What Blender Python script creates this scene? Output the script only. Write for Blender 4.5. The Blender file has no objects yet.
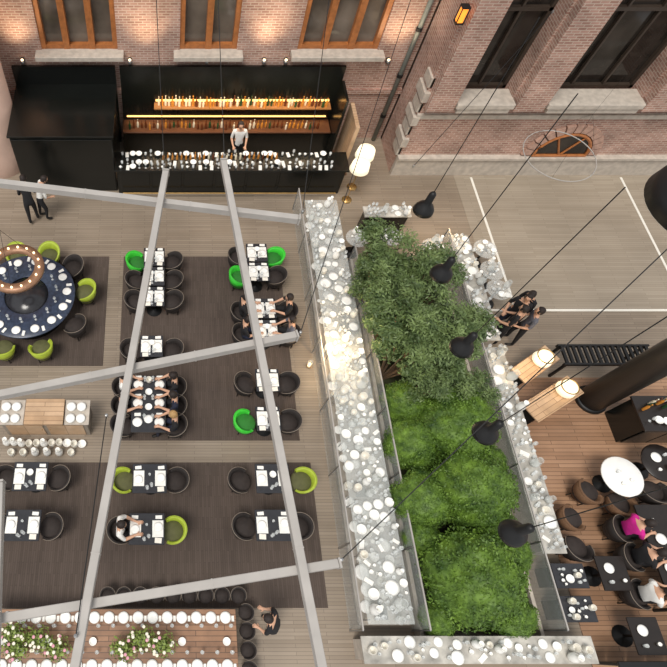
import bpy, math, random
from mathutils import Vector, Matrix, noise
R=random.Random(7)
COL=bpy.context.scene.collection
pi=math.pi
# ---------------- camera ----------------
cam=bpy.data.cameras.new("camera"); cam_o=bpy.data.objects.new("camera",cam); COL.objects.link(cam_o)
cam.sensor_width=36; cam.lens=30.44; cam.shift_x=0.25; cam.clip_end=200; cam.clip_start=0.05
cam_o.location=(0,0,14); cam_o.rotation_euler=(math.radians(28.2),0,0)
bpy.context.scene.camera=cam_o
bpy.context.scene.view_settings.view_transform='Standard'
# ---------------- materials ----------------
def lin(c):
    return tuple(((x/255)/12.92 if x/255<=.04045 else ((x/255+.055)/1.055)**2.4) for x in c)+(1,)
def mat(name,c,rough=.6,metal=0,var=.12,scale=8,emit=0,bump=0,alpha=1,coat=0,ecol=None,c2=None):
    m=bpy.data.materials.new(name); m.use_nodes=True; nt=m.node_tree; b=nt.nodes['Principled BSDF']
    b.inputs['Roughness'].default_value=rough; b.inputs['Metallic'].default_value=metal
    b.inputs['Alpha'].default_value=alpha; b.inputs['Coat Weight'].default_value=coat
    tc=nt.nodes.new('ShaderNodeTexCoord'); nz=nt.nodes.new('ShaderNodeTexNoise'); nz.inputs['Scale'].default_value=scale; nz.inputs['Detail'].default_value=3
    nt.links.new(tc.outputs['Object'],nz.inputs['Vector'])
    rp=nt.nodes.new('ShaderNodeValToRGB'); l=lin(c)
    rp.color_ramp.elements[0].position=.3; rp.color_ramp.elements[1].position=.7
    rp.color_ramp.elements[0].color=tuple(x*(1-var) for x in l[:3])+(1,)
    rp.color_ramp.elements[1].color=lin(c2) if c2 else tuple(min(1,x*(1+var)) for x in l[:3])+(1,)
    nt.links.new(nz.outputs['Fac'],rp.inputs['Fac']); nt.links.new(rp.outputs['Color'],b.inputs['Base Color'])
    if bump:
        bp=nt.nodes.new('ShaderNodeBump'); bp.inputs['Strength'].default_value=bump
        nt.links.new(nz.outputs['Fac'],bp.inputs['Height']); nt.links.new(bp.outputs['Normal'],b.inputs['Normal'])
    if emit:
        b.inputs['Emission Color'].default_value=lin(ecol or c); b.inputs['Emission Strength'].default_value=emit
    return m
def brickmat(name,c1,c2,mortar,plane='xz',bw=.22,bh=.075,ms=.012,rough=.85,nscale=1.2,nvar=.35,offset=.5,bump=.25):
    m=bpy.data.materials.new(name); m.use_nodes=True; nt=m.node_tree; b=nt.nodes['Principled BSDF']; b.inputs['Roughness'].default_value=rough
    N=nt.nodes.new; Lk=nt.links.new
    tc=N('ShaderNodeTexCoord'); sp=N('ShaderNodeSeparateXYZ'); cb=N('ShaderNodeCombineXYZ')
    Lk(tc.outputs['Object'],sp.inputs[0])
    if plane=='xz':
        ad=N('ShaderNodeMath'); ad.operation='ADD'; Lk(sp.outputs[0],ad.inputs[0]); Lk(sp.outputs[1],ad.inputs[1])
        Lk(ad.outputs[0],cb.inputs[0]); Lk(sp.outputs[2],cb.inputs[1])
    elif plane=='xy': Lk(sp.outputs[0],cb.inputs[0]); Lk(sp.outputs[1],cb.inputs[1])
    else: Lk(sp.outputs[1],cb.inputs[0]); Lk(sp.outputs[0],cb.inputs[1])
    br=N('ShaderNodeTexBrick'); br.inputs['Scale'].default_value=1; br.inputs['Brick Width'].default_value=bw; br.inputs['Row Height'].default_value=bh
    br.inputs['Mortar Size'].default_value=ms; br.inputs['Color1'].default_value=lin(c1); br.inputs['Color2'].default_value=lin(c2); br.inputs['Mortar'].default_value=lin(mortar); br.offset=offset
    Lk(cb.outputs[0],br.inputs['Vector'])
    nz=N('ShaderNodeTexNoise'); nz.inputs['Scale'].default_value=nscale; nz.inputs['Detail'].default_value=5; Lk(tc.outputs['Object'],nz.inputs['Vector'])
    mr=N('ShaderNodeMapRange'); mr.inputs[1].default_value=.3; mr.inputs[2].default_value=.7; mr.inputs[3].default_value=1-nvar; mr.inputs[4].default_value=1+nvar
    Lk(nz.outputs['Fac'],mr.inputs[0])
    mx=N('ShaderNodeVectorMath'); mx.operation='SCALE'; Lk(br.outputs['Color'],mx.inputs[0]); Lk(mr.outputs[0],mx.inputs['Scale'])
    Lk(mx.outputs[0],b.inputs['Base Color'])
    if bump:
        bp=N('ShaderNodeBump'); bp.inputs['Strength'].default_value=bump; bp.invert=True; bp.inputs['Distance'].default_value=.01
        Lk(br.outputs['Fac'],bp.inputs['Height']); Lk(bp.outputs['Normal'],b.inputs['Normal'])
    return m
def glassmat(name,c,alpha,rough=.05):
    return mat(name,c,rough,var=.03,alpha=alpha)
BRICK=brickmat('pink_brick',(178,140,126),(148,110,96),(188,168,154),nvar=.26)
STONE=mat('pale_stone',(188,178,166),.8,var=.15,scale=6,bump=.1)
FLOOR=brickmat('oak_planks',(148,134,118),(134,120,104),(112,99,86),'xy',1.4,.075,.005,.45,.5,.15,bump=.06)
FLOORP=brickmat('pale_planks',(160,148,132),(149,137,121),(128,116,102),'xy',1.4,.075,.004,.45,.5,.1,bump=.04)
FLOORR=brickmat('tan_planks',(166,130,102),(142,108,82),(98,74,56),'xy',1.4,.1,.006,.45,.6,.22,bump=.08)
RUG=brickmat('dark_rug',(88,76,69),(78,67,60),(68,58,52),'yx',.5,.05,.004,.95,.8,.16,bump=.1)
WOOD=brickmat('light_wood',(200,168,136),(182,148,114),(134,104,76),'xy',1.0,.12,.006,.45,3,.15,bump=.05)
WOODB=brickmat('brown_wood',(150,112,84),(124,90,66),(74,52,38),'xy',1.2,.1,.006,.4,3,.2,bump=.05)
FRAME=mat('window_frame_wood',(168,104,56),.45,var=.2)
PANE=mat('window_pane',(104,94,84),.06,var=.5,scale=.9)
DPANE=mat('dark_window_pane',(46,41,37),.08,var=.6,scale=1.5)
DFRAME=mat('dark_frame',(60,50,42),.5)
BLACK=mat('black_lacquer',(18,20,18),.22,var=.2)
BLACKM=mat('matt_black_metal',(24,24,25),.5,metal=.2)
DTOP=mat('dark_table_top',(48,48,52),.2,var=.15)
ESP=mat('espresso_top',(34,27,24),.3,var=.2)
BLUE=mat('navy_table_top',(48,58,78),.3,var=.4,scale=14)
WHITE=mat('white_ceramic',(246,245,241),.2,var=.03)
CREAM=mat('cream_ceramic',(232,228,218),.3,var=.05)
LINEN=mat('white_linen',(240,238,232),.8,var=.04)
LIME=mat('lime_leather',(168,186,58),.5,var=.12)
GREEN=mat('bright_green_leather',(60,200,56),.5,var=.12)
DARKL=mat('dark_brown_leather',(38,32,30),.75,var=.2)
SEATD=mat('seat_cushion_brown',(50,42,39),.8,var=.2)
TAN=mat('tan_piping',(124,112,100),.5)
BEAM=mat('painted_steel',(170,165,160),.55,var=.08,scale=3)
STEEL=mat('brushed_steel',(160,160,160),.35,metal=.8)
GLASS=glassmat('clear_glass',(235,238,236),.25)
GLASST=glassmat('glass_sheet',(226,230,228),.26,.02)
GLASSP=glassmat('glass_panel',(225,230,228),.18)
GSTONE=mat('grey_marble',(178,174,166),.1,var=.45,scale=3)
PLAT=mat('pale_platform',(158,150,140),.12,var=.35,scale=2)
SOIL=mat('garden_soil',(46,48,26),.95,var=.5,scale=5,bump=.4)
LEAFB=mat('clipped_leaf',(52,88,28),.6,var=.4,scale=2.6,c2=(112,144,50))
LEAFT=mat('bamboo_leaf',(70,96,50),.55,var=.4,scale=2.5,c2=(122,142,84))
BARK=mat('bark',(96,76,56),.9,var=.3,bump=.3)
WARM=mat('lamp_glow',(255,225,180),.5,emit=2.2)
LED=mat('warm_led',(255,190,110),.5,emit=3)
SHADE=mat('lit_lamp_shade',(250,236,205),.7,emit=.9)
LAMPIN=mat('lamp_inner_white',(225,216,200),.6)
SKIN=mat('skin',(205,160,132),.6,var=.06)
HAIRD=mat('dark_hair',(38,28,24),.7,var=.3,scale=40,bump=.4)
HAIRB=mat('blond_hair',(176,140,92),.7,var=.3,scale=40,bump=.4)
CLB=mat('black_cloth',(30,29,32),.9,var=.2)
CLW=mat('white_cloth',(232,230,226),.9,var=.05)
CLM=mat('magenta_cloth',(206,32,140),.85,var=.15)
CLG=mat('grey_cloth',(98,98,106),.9,var=.15)
CLN=mat('navy_cloth',(36,40,60),.9,var=.15)
SHOE=mat('dark_shoe',(24,20,18),.5)
AMBER=mat('amber_bottle',(206,136,56),.15,var=.2); GRB=mat('green_bottle',(40,74,44),.15); CLRB=mat('pale_bottle',(232,220,194),.15); DKB=mat('dark_bottle',(100,52,30),.15)
PINK=mat('pink_petals',(222,160,174),.7,var=.2); WPET=mat('cream_petals',(240,232,214),.7)
WICK=mat('woven_wicker',(112,82,58),.8,var=.35,scale=60,bump=.6)
BRASS=mat('brass',(186,150,92),.35,metal=.7)
PAPER=mat('menu_paper',(238,232,220),.8,var=.03)
# ---------------- mesh builder ----------------
class M:
    def __init__(s): s.v=[]; s.f=[]; s.mi=[]; s.k=0
    def add(s,vs,fs):
        o=len(s.v); s.v+=[tuple(x) for x in vs]; s.f+=[tuple(i+o for i in f) for f in fs]; s.mi+=[s.k]*len(fs); return s
    def box(s,cx,cy,cz,sx,sy,sz,rz=0,ch=0):
        hx,hy,hz=sx/2,sy/2,sz/2; cr,sr=math.cos(rz),math.sin(rz)
        if ch:
            def ring(ix,z):
                return [(-hx+ix+ch,-hy+ix,z),(hx-ix-ch,-hy+ix,z),(hx-ix,-hy+ix+ch,z),(hx-ix,hy-ix-ch,z),(hx-ix-ch,hy-ix,z),(-hx+ix+ch,hy-ix,z),(-hx+ix,hy-ix-ch,z),(-hx+ix,-hy+ix+ch,z)]
            vs=ring(ch*.6,-hz)+ring(0,-hz+ch*.6)+ring(0,hz-ch*.6)+ring(ch*.6,hz)
            fs=[tuple(range(7,-1,-1)),tuple(range(24,32))]
            for k in range(3):
                for i in range(8): a=k*8+i; b=k*8+(i+1)%8; fs.append((a,b,b+8,a+8))
        else:
            vs=[(-hx,-hy,-hz),(hx,-hy,-hz),(hx,hy,-hz),(-hx,hy,-hz),(-hx,-hy,hz),(hx,-hy,hz),(hx,hy,hz),(-hx,hy,hz)]
            fs=[(3,2,1,0),(4,5,6,7),(0,1,5,4),(1,2,6,5),(2,3,7,6),(3,0,4,7)]
        return s.add([(cx+x*cr-y*sr,cy+x*sr+y*cr,cz+z) for x,y,z in vs],fs)
    def lathe(s,prof,seg=16,c=(0,0,0),sx=1,sy=1):
        vs=[];fs=[];rings=[]
        for r,z in prof:
            if r<1e-5: rings.append([len(vs)]); vs.append((c[0],c[1],c[2]+z))
            else:
                rings.append(list(range(len(vs),len(vs)+seg)))
                vs+=[(c[0]+r*sx*math.cos(2*pi*i/seg),c[1]+r*sy*math.sin(2*pi*i/seg),c[2]+z) for i in range(seg)]
        for a,b in zip(rings,rings[1:]):
            for i in range(seg):
                j=(i+1)%seg
                if len(a)==1 and len(b)==1: continue
                if len(a)==1: fs.append((a[0],b[j],b[i]))
                elif len(b)==1: fs.append((a[i],a[j],b[0]))
                else: fs.append((a[i],a[j],b[j],b[i]))
        return s.add(vs,fs)
    def tube(s,pts,r,seg=8,close=False):
        pts=[Vector(p) for p in pts]; n=len(pts); vs=[];fs=[]
        rr=r if isinstance(r,(list,tuple)) else [r]*n
        for i,p in enumerate(pts):
            if close: d=pts[(i+1)%n]-pts[i-1]
            else: d=pts[min(i+1,n-1)]-pts[max(i-1,0)]
            d.normalize(); up=Vector((0,0,1)) if abs(d.z)<.95 else Vector((1,0,0))
            a=d.cross(up).normalized(); b=a.cross(d)
            vs+=[p+(a*math.cos(2*pi*k/seg)+b*math.sin(2*pi*k/seg))*rr[i] for k in range(seg)]
        for i in range(n if close else n-1):
            for k in range(seg):
                j=(i+1)%n; l=(k+1)%seg
                fs.append((i*seg+k,i*seg+l,j*seg+l,j*seg+k))
        if not close: fs.append(tuple(range(seg-1,-1,-1))); fs.append(tuple((n-1)*seg+k for k in range(seg)))
        return s.add(vs,fs)
    def build(s,name,mats,smooth=False):
        me=bpy.data.meshes.new(name); me.from_pydata(s.v,[],s.f)
        if not isinstance(mats,(list,tuple)): mats=[mats]
        for m in mats: me.materials.append(m)
        if len(mats)>1: me.polygons.foreach_set('material_index',s.mi)
        if smooth: me.polygons.foreach_set('use_smooth',[True]*len(me.polygons))
        me.update(); return me
def remat(me,mats):
    m=me.copy()
    for i,x in enumerate(mats): m.materials[i]=x
    return m
def link(o): COL.objects.link(o); return o
def single(name,me,loc,label,cat,group=None,rz=0,rx=0,ry=0,sc=1,kind=None):
    o=bpy.data.objects.new(name,me); o.location=loc; o.rotation_euler=(rx,ry,rz); o.scale=(sc,sc,sc) if not isinstance(sc,tuple) else sc
    o['label']=label; o['category']=cat
    if group: o['group']=group
    if kind: o['kind']=kind
    return link(o)
def thing(name,parts,loc,label,cat,group=None,rz=0,sc=1,rx=0,ry=0):
    e=bpy.data.objects.new(name,None); e.empty_display_size=.2; e.location=loc; e.rotation_euler=(rx,ry,rz); e.scale=(sc,)*3
    e['label']=label; e['category']=cat
    if group: e['group']=group
    link(e)
    for p in parts:
        o=bpy.data.objects.new(p[0],p[1]); o.parent=e
        if len(p)>2 and p[2]: o.location=p[2]
        if len(p)>3 and p[3]: o['label']=p[3]
        link(o)
    return e
def struct(name,me,loc=(0,0,0),label=None):
    o=bpy.data.objects.new(name,me); o.location=loc; o['kind']='structure'
    if label: o['label']=label
    return link(o)
def glow(loc,e,col=(1,.72,.4),r=.08):
    l=bpy.data.lights.new('warm_glow','POINT'); l.energy=e; l.color=col; l.shadow_soft_size=r
    o=bpy.data.objects.new('warm_glow',l); o.location=loc; link(o)
# ---------------- shell ----------------
struct('floor',M().box(2.5,6.5,-.1,33,20,.2).build('floor',FLOOR))
struct('floor_terrace',M().box(14.7,2.2,.006,11.2,7.9,.012).build('floor_terrace',FLOORR))
struct('floor_hall',M().box(14.3,10.9,.003,9.6,5.4,.006).build('floor_hall',FLOORP))
WH=9.0
wins=[(-3.68,-1.44),(.38,2.06),(3.83,6.2)]
m=M(); x0=-14
m.box((x0+7.6)/2,15.5,1.65,7.6-x0,.6,3.3); m.box((x0+7.6)/2,15.5,(6.3+WH)/2,7.6-x0,.6,WH-6.3)
edges=[x0]+[e for w in wins for e in w]+[7.6]
for i in range(0,len(edges),2): m.box((edges[i]+edges[i+1])/2,15.5,4.8,edges[i+1]-edges[i],.6,3.0)
m.box((x0+7.6)/2,15.17,1.93,7.6-x0,.1,.16)
struct('wall_north',m.build('wall_north',BRICK))
for n,(a,b) in enumerate(wins,1):
    w=b-a; f=M(); cx=(a+b)/2
    for x in (a+.07,b-.07): f.box(x,15.34,4.8,.14,.2,3.0)
    for z in (3.37,6.24,5.2): f.box(cx,15.35,z,w,.18,.14)
    nd=2 if w<2 else 3
    for i in range(1,nd): f.box(a+w*i/nd,15.33,4.8,.18,.2,3.0)
    o=struct('window_%d'%n,f.build('window_frame',FRAME),label='brown wooden framed window in brick wall')
    p=bpy.data.objects.new('pane',M().box(cx,15.42,4.8,w,.03,2.9).build('pane',PANE)); p.parent=o; link(p)
    struct('trim_%d'%n,M().box(cx,15.05,3.25,w+.35,.42,.14,ch=.02).box(cx,15.1,3.14,w+.2,.25,.1).build('sill',STONE))
Y0=13.6; m=M(); xa,xb=7.4,20; D=1.6
m.box((xa+xb)/2,Y0+D/2,1.4,xb-xa,D,2.8); m.box((xa+xb)/2,Y0+D/2,(8.2+WH)/2,xb-xa,D,WH-8.2)
pil=[(7.4,8.3),(9.9,10.9),(13.6,14.6),(17.3,20)]
for a,b in pil:
    m.box((a+b)/2,Y0+D/2,5.5,b-a,D,5.4); m.box((a+b)/2,Y0-.14,(2.7+WH)/2,b-a-.14,.3,WH-2.7)
m.box(7.55,15.3,WH/2,.3,.4,WH)
struct('wall_northeast',m.build('wall_northeast',BRICK))
m=M(); m.box((xa+xb)/2,Y0-.06,.35,xb-xa,.16,.7); m.box((xa+xb)/2,Y0-.09,.74,xb-xa,.22,.08)
struct('trim_4',m.build('plinth',STONE))
struct('trim_14',M().box((xa+xb)/2,Y0-.03,2.32,xb-xa,.1,.14).build('string_course',STONE))
m=M()
for i in range(7):
    m.box(7.4,Y0+.25,.9+i*.42,.12+(.08 if i%2 else 0),.5+(.2 if i%2 else 0),.3)
struct('trim_5',m.build('quoins',STONE))
n=6
for k,(a,b) in enumerate([(8.3,9.9),(10.9,13.6),(14.6,17.3)]):
    w=b-a; cx=(a+b)/2; f=M(); yy=Y0+.6
    for x in (a+.05,b-.05): f.box(x,yy,5.5,.1,.12,5.3)
    for z in (2.9,5.2,8.1): f.box(cx,yy,z,w,.12,.1)
    for i in range(1,3 if w>2 else 2): f.box(a+w*i/(3 if w>2 else 2),yy,5.5,.06,.1,5.3)
    o=struct('window_%d'%(k+4),f.build('window_frame',DFRAME),label='dark deep-set window with dark frame')
    p=bpy.data.objects.new('pane',M().box(cx,yy+.08,5.5,w,.03,5.3).build('pane',DPANE)); p.parent=o; link(p)
    struct('trim_%d'%n,M().box(cx,Y0+.02,2.88,w+.05,.7,.16,ch=.02).box(cx,Y0-.14,2.72,w-.1,.3,.16).build('sill',STONE)); n+=1
m=M(); seg=14; cx,cz=12.5,.82; r=.85
vs=[(cx+r*math.cos(pi*i/seg),Y0-.06,cz+r*math.sin(pi*i/seg)) for i in range(seg+1)]
pm=M().add(vs,[tuple(range(seg+1))])
f=M().tube([(cx+r*math.cos(pi*i/seg),Y0-.08,cz+r*math.sin(pi*i/seg)) for i in range(seg+1)],.05,6)
f.tube([(cx-r,Y0-.08,cz),(cx+r,Y0-.08,cz)],.05,6)
for a in (60,120): f.tube([(cx,Y0-.08,cz),(cx+r*math.cos(math.radians(a)),Y0-.08,cz+r*math.sin(math.radians(a)))],.03,6)
o=struct('window_7',f.build('arch_frame',FRAME),label='half-round cellar window with wooden frame')
p=bpy.data.objects.new('pane',pm.build('pane',DPANE)); p.parent=o; link(p)
m=M()
for i in range(13):
    a0=pi*i/13+.02; a1=pi*(i+1)/13-.02
    q=[(cx+rr*math.cos(a),yy,cz+rr*math.sin(a)) for yy in (Y0-.1,Y0+.02) for rr,a in ((.92,a0),(1.2,a0),(1.2,a1),(.92,a1))]
    m.add(q,[(0,1,2,3),(7,6,5,4),(0,4,5,1),(1,5,6,2),(2,6,7,3),(3,7,4,0)])
struct('trim_9',m.build('arch_stones',mat('arch_brick',(180,146,130),.85,var=.2)))
STRIP=mat('pale_floor_strip',(232,228,218),.5,var=.03)
struct('trim_10',M().box(10.05,10.8,.014,.07,5.1,.012).build('strip',STRIP))
struct('trim_11',M().box(15.0,10.8,.014,.07,5.1,.012).build('strip',STRIP))
struct('trim_12',M().box(14.1,8.26,.015,10.2,.07,.012).build('strip',STRIP))
m=M().lathe([(.92,0),(.92,.7),(.86,.75),(.86,WH),(0,WH)],40,(-5.57,14.2,0))
single('round_pillar',m.build('round_pillar',mat('pink_plaster',(196,166,150),.7,var=.1,scale=2),True),(0,0,0),'round pale pink plastered pillar beside black bar','pillar')
PG=mat('pipe_grey',(120,126,120),.5)
parts=[('pipe',M().tube([(7.12,15.08,0.02),(7.12,15.08,WH)],.07,12).build('pipe',PG,True))]
for z in (1,2.5,4,5.5,7): parts.append(('bracket',M().tube([(7.12,15.08,z),(7.12,15.08,z+.1)],.09,12).box(7.12,15.15,z+.05,.05,.1,.05).build('bracket',BLACKM)))
thing('downpipe',parts,(0,0,0),'grey metal downpipe fixed to brick wall','pipe')
# ---------------- rugs ----------------
def rug(x0,x1,y0,y1,l):
    m=M().box((x0+x1)/2,(y0+y1)/2,.012,x1-x0,y1-y0,.02,ch=.005)
    single('rug',m.build('rug',RUG),(0,0,0),l,'rug')
rug(-1.3,3.4,4.4,10.15,'dark brown woven rug under dining tables')
rug(-9,3.6,.55,3.83,'long dark brown woven rug under dining tables')
rug(-9,-1.75,6.5,10.15,'dark brown woven rug under the round table')
# ---------------- steel beams ----------------
def beam(p,q,z,w=.115,h=.15,l='grey painted steel beam hanging over the restaurant'):
    p=Vector((p[0],p[1],z)); q=Vector((q[0],q[1],z)); d=q-p; L=d.length; a=math.atan2(d.y,d.x)
    m=M().box(L/2,0,0,L,w,h,ch=.012)
    pe=M().box(.0,0,0,.03,w*1.15,h*1.2,ch=.004).build('end_plate',BEAM); st=M().box(0,0,0,.02,w*1.06,h*1.06).build('splice_plate',BEAM)
    parts=[('beam_web',m.build('beam_web',BEAM)),('end_plate',pe,(-.016,0,0)),('end_plate',pe,(L+.016,0,0))]
    for i in range(1,4): parts.append(('splice_plate',st,(L*i/4,0,0)))
    thing('steel_beam',parts,tuple(p),l,'beam','steel beams over the restaurant',rz=a)
beam((-5.5,8.0),(2.42,6.76),5.84)
beam((-.02,7.75),(-1.25,-1.3),6.0)
beam((1.09,8.02),(1.98,-1.3),6.0)
beam((-4.5,2.87),(2.11,4.33),5.84)
beam((-4.5,-.15),(2.3,.86),5.84)
beam((-2.33,1.9),(-2.0,-1.2),6.0,.08)
CLAMP=M().lathe([(0,-.04),(.024,-.03),(.024,.03),(0,.04)],8).build('clamp',STEEL)
def cable(name,pts,r,l,g=None):
    thing(name,[('wire',M().tube(pts,r,5).build('wire',BLACKM)),('clamp',CLAMP,pts[0]),('clamp',CLAMP,pts[-1])],(0,0,0),l,'cable',g)
CG='thin steel tension cables'
for a,b in [((2.34,.9,5.9),(7.4,5.2,8.6)),((-5,7.9,6.0),(-4.6,11,8.8)),((1.1,8.1,6.1),(.9,15.1,8.9)),((-.05,7.85,6.1),(-.4,15.1,8.7)),((2.47,6.8,6.0),(3.9,15.1,8.5)),((2.18,4.36,5.9),(6.5,15.1,6.2)),((-1.12,0,6.12),(-.9,2.9,6.0)),((6.2,10.4,3.5),(9.4,13.4,5.6))]:
    cable('tension_cable',[a,b],.008,'thin dark steel tension cable',CG)
# ---------------- furniture meshes ----------------
def chair_parts(shell_mat,rim_mat,seat_mat):
    n=22; sh=M(); vs=[];fs=[]; rim=[]
    for i in range(n+1):
        a=math.radians(270-124+248*i/n); t=abs(i/n-.5)*2; top=.72-.2*t**2
        ca,sa=math.cos(a),math.sin(a)
        for (r,z) in ((.23,.2),(.3,.45),(.32,top),(.265,top-.02),(.235,.46),(.2,.22)): vs.append((r*1.0*ca,r*1.0*sa,z))
        rim.append((.318*ca,.318*sa,top))
    for i in range(n):
        for k in range(6):
            l=(k+1)%6; fs.append((i*6+k,(i+1)*6+k,(i+1)*6+l,i*6+l))
    fs.append((5,4,3,2,1,0)); fs.append(tuple(n*6+k for k in range(6))); sh.add(vs,fs)
    seat=M().lathe([(0,.25),(.23,.25),(.27,.3),(.285,.42),(.25,.47),(0,.485)],20)
    leg=M().tube([(0,0,.28),(0,0,0)],[.02,.013],8)
    return [('backrest',sh.build('chair_shell',shell_mat,True)),('piping',M().tube(rim,.009,6).build('piping',rim_mat,True)),('seat',seat.build('seat',seat_mat,True))],leg.build('leg',BLACKM,True)
SEATL=mat('olive_seat',(92,92,58),.8,var=.15)
CH={'dark':chair_parts(DARKL,TAN,SEATD),'lime':chair_parts(LIME,LIME,SEATL),'green':chair_parts(GREEN,GREEN,mat('green_seat',(44,120,44),.8)),'wicker':chair_parts(WICK,WICK,SEATD)}
CL={'dark':'dark brown leather tub chair with thin piping','lime':'lime yellow-green leather tub chair','green':'bright green leather tub chair','wicker':'brown woven wicker tub chair'}
def chair(x,y,rz,k='dark',sc=.97,label=None,group='tub chairs at dining tables'):
    p,leg=CH[k]
    parts=list(p)+[('leg',leg,(sx*.16,sy*.16,0)) for sx in (-1,1) for sy in (-1,1)]
    thing('dining_chair',parts,(x,y,.02),label or CL[k],'chair',group,rz,sc)
# tableware
PLATE=M().lathe([(0,0),(.07,0),(.075,.006),(.12,.018),(.122,.022),(.075,.012),(0,.01)],20).build('plate',WHITE,True)
BOWL=M().lathe([(0,0),(.04,0),(.045,.01),(.09,.05),(.1,.08),(.095,.08),(.075,.045),(.035,.015),(0,.012)],18).build('bowl',WHITE,True)
CUP=M().lathe([(0,0),(.03,0),(.04,.06),(.038,.065),(.035,.06),(.025,.01),(0,.01)],14)
CUP.tube([(.036,0,.05),(.06,0,.045),(.06,0,.02),(.034,0,.015)],.005,5); CUPM=CUP.build('cup',WHITE,True)
VASE=M().lathe([(0,0),(.05,0),(.08,.06),(.09,.14),(.07,.22),(.04,.28),(.055,.33),(.048,.33),(.03,.28),(0,.1)],18).build('vase',WHITE,True)
JAR=M().lathe([(0,0),(.07,0),(.08,.02),(.08,.16),(.075,.17),(.07,.16),(.07,.02),(0,.02)],18).build('jar',CREAM,True)
WG=M().lathe([(0,0),(.035,0),(.035,.004),(.005,.008),(.005,.09),(.03,.12),(.04,.16),(.032,.21),(.03,.21),(.037,.16),(.026,.122),(0,.1)],14).build('wine_glass',glassmat('wine_glass_glass',(245,248,248),.4),True)
TUM=M().lathe([(0,0),(.03,0),(.037,.1),(.034,.1),(.028,.008),(0,.008)],14).build('tumbler',glassmat('tumbler_glass',(245,248,248),.5),True)
GV=M().lathe([(0,0),(.06,0),(.1,.08),(.11,.2),(.07,.3),(.075,.36),(.07,.36),(.065,.3),(.1,.2),(.09,.08),(.05,.01),(0,.01)],18).build('glass_vase',glassmat('vase_glass',(245,248,246),.33),True)
TRAY=M().box(0,0,.008,.34,.22,.016,ch=.01).box(0,.105,.02,.34,.012,.03).box(0,-.105,.02,.34,.012,.03).box(.165,0,.02,.012,.21,.03).box(-.165,0,.02,.012,.21,.03).build('tray',mat('steel_tray',(110,108,104),.25,metal=.7))
NAP=M().box(0,0,.006,.1,.2,.012,ch=.004).box(.005,0,.016,.09,.19,.008,rz=.04).build('napkin',LINEN)
MENU=M().box(-.055,0,.004,.108,.16,.004).box(.055,0,.004,.108,.16,.004).box(0,0,.002,.006,.16,.004).build('menu',PAPER)
MATM=M().box(0,0,.003,.26,.38,.006,ch=.002).box(0,.17,.0075,.25,.01,.003).box(0,-.17,.0075,.25,.01,.003).build('placemat',LINEN)
def bottle(m): return M().lathe([(0,0),(.036,0),(.038,.01),(.038,.17),(.03,.2),(.014,.23),(.013,.3),(.016,.3),(.016,.32),(0,.32)],12).build('bottle',m,True)
BOT=[bottle(x) for x in (AMBER,GRB,CLRB,DKB)]
BL=['amber glass liquor bottle','green glass bottle','pale clear glass bottle','dark brown glass bottle']
T={'plate':(PLATE,'round white ceramic plate on ','plate'),'bowl':(BOWL,'white ceramic bowl on ','bowl'),'cup':(CUPM,'small white coffee cup on ','cup'),
       'vase':(VASE,'bulbous white ceramic vase on ','vase'),'jar':(JAR,'straight cream ceramic pot on ','pot'),'wine_glass':(WG,'clear stemmed wine glass on ','glass'),
       'tumbler':(TUM,'clear glass tumbler on ','glass'),'napkin':(NAP,'folded white linen napkin on ','napkin'),'menu':(MENU,'open white paper menu on ','menu'),
       'glass_vase':(GV,'clear rounded glass vase on ','vase'),'tray':(TRAY,'rectangular steel serving tray on ','tray'),'placemat':(MATM,'white linen placemat on ','placemat')}
def ware(kind,x,y,z,rz=0,sc=1,where='dining table',g=None):
    t=T[kind]; single(kind,t[0],(x,y,z),t[1]+where,t[2],g or (kind+'s on '+where),rz=rz,sc=sc)
def table_parts(w,d,top_mat,h=.75):
    top=M().box(0,0,h-.02,w,d,.04,ch=.012).build('table_top',top_mat)
    ped=M().lathe([(0,0),(.22,0),(.22,.015),(.04,.04),(.03,.1),(.03,h-.1),(.08,h-.05),(.08,h-.04),(0,h-.04)],16).build('pedestal',BLACKM,True)
    return [('table_top',top),('pedestal',ped)]
TP=table_parts(.8,.68,DTOP); TPS=table_parts(.6,.62,DTOP); TPL=table_parts(.86,1.5,DTOP)
def dtable(x,y,small=False,label='dark square dining table laid for two'):
    w,d=(.6,.62) if small else (.8,.68)
    thing('dining_table',TPS if small else TP,(x,y,.02),label,'table','square dining tables'); z=.772
    for s in (-1,1):
        ware('placemat',x+s*(w/2-.15),y,z,sc=.95)
        ware('plate',x+s*(w/2-.14),y+R.uniform(-.04,.04),z+.0095,sc=.85)
        ware('napkin',x+s*(w/2-.13),y+.25,z,rz=pi/2+R.uniform(-.1,.1),sc=.75)
        ware('wine_glass',x+s*.05-.0,y-.2+s*.03,z)
        if R.random()<.6: ware('menu',x+s*(w/2-.14),y-.25,z,rz=R.uniform(-.1,.1),sc=.7)
    ware(R.choice(['tumbler','bowl','tumbler']),x,y+.08,z,sc=.8)
def pair(x,y,l,r,dx=.62,small=False,**k):
    dtable(x,y,small,**k)
    if l: chair(x-dx,y,-pi/2+R.uniform(-.12,.12),l)
    if r: chair(x+dx,y,pi/2+R.uniform(-.12,.12),r)
for y,l,r in ((9.6,'green','dark'),(8.93,'dark','dark'),(8.26,'dark','dark')): pair(-.36,y,l,r,.52,True)
for y,l,r in ((9.75,'dark','green'),(9.08,'green','dark')): pair(2.6,y,l,r,.52,True)
for y in (7.88,7.2): pair(2.68,y,'dark','dark',.62,True)
pair(-.4,6.72,'dark','dark',.54,True)
thing('dining_table',TPL,(-.45,5.12,.02),'long dark dining table crowded with dishes','table','square dining tables')
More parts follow.
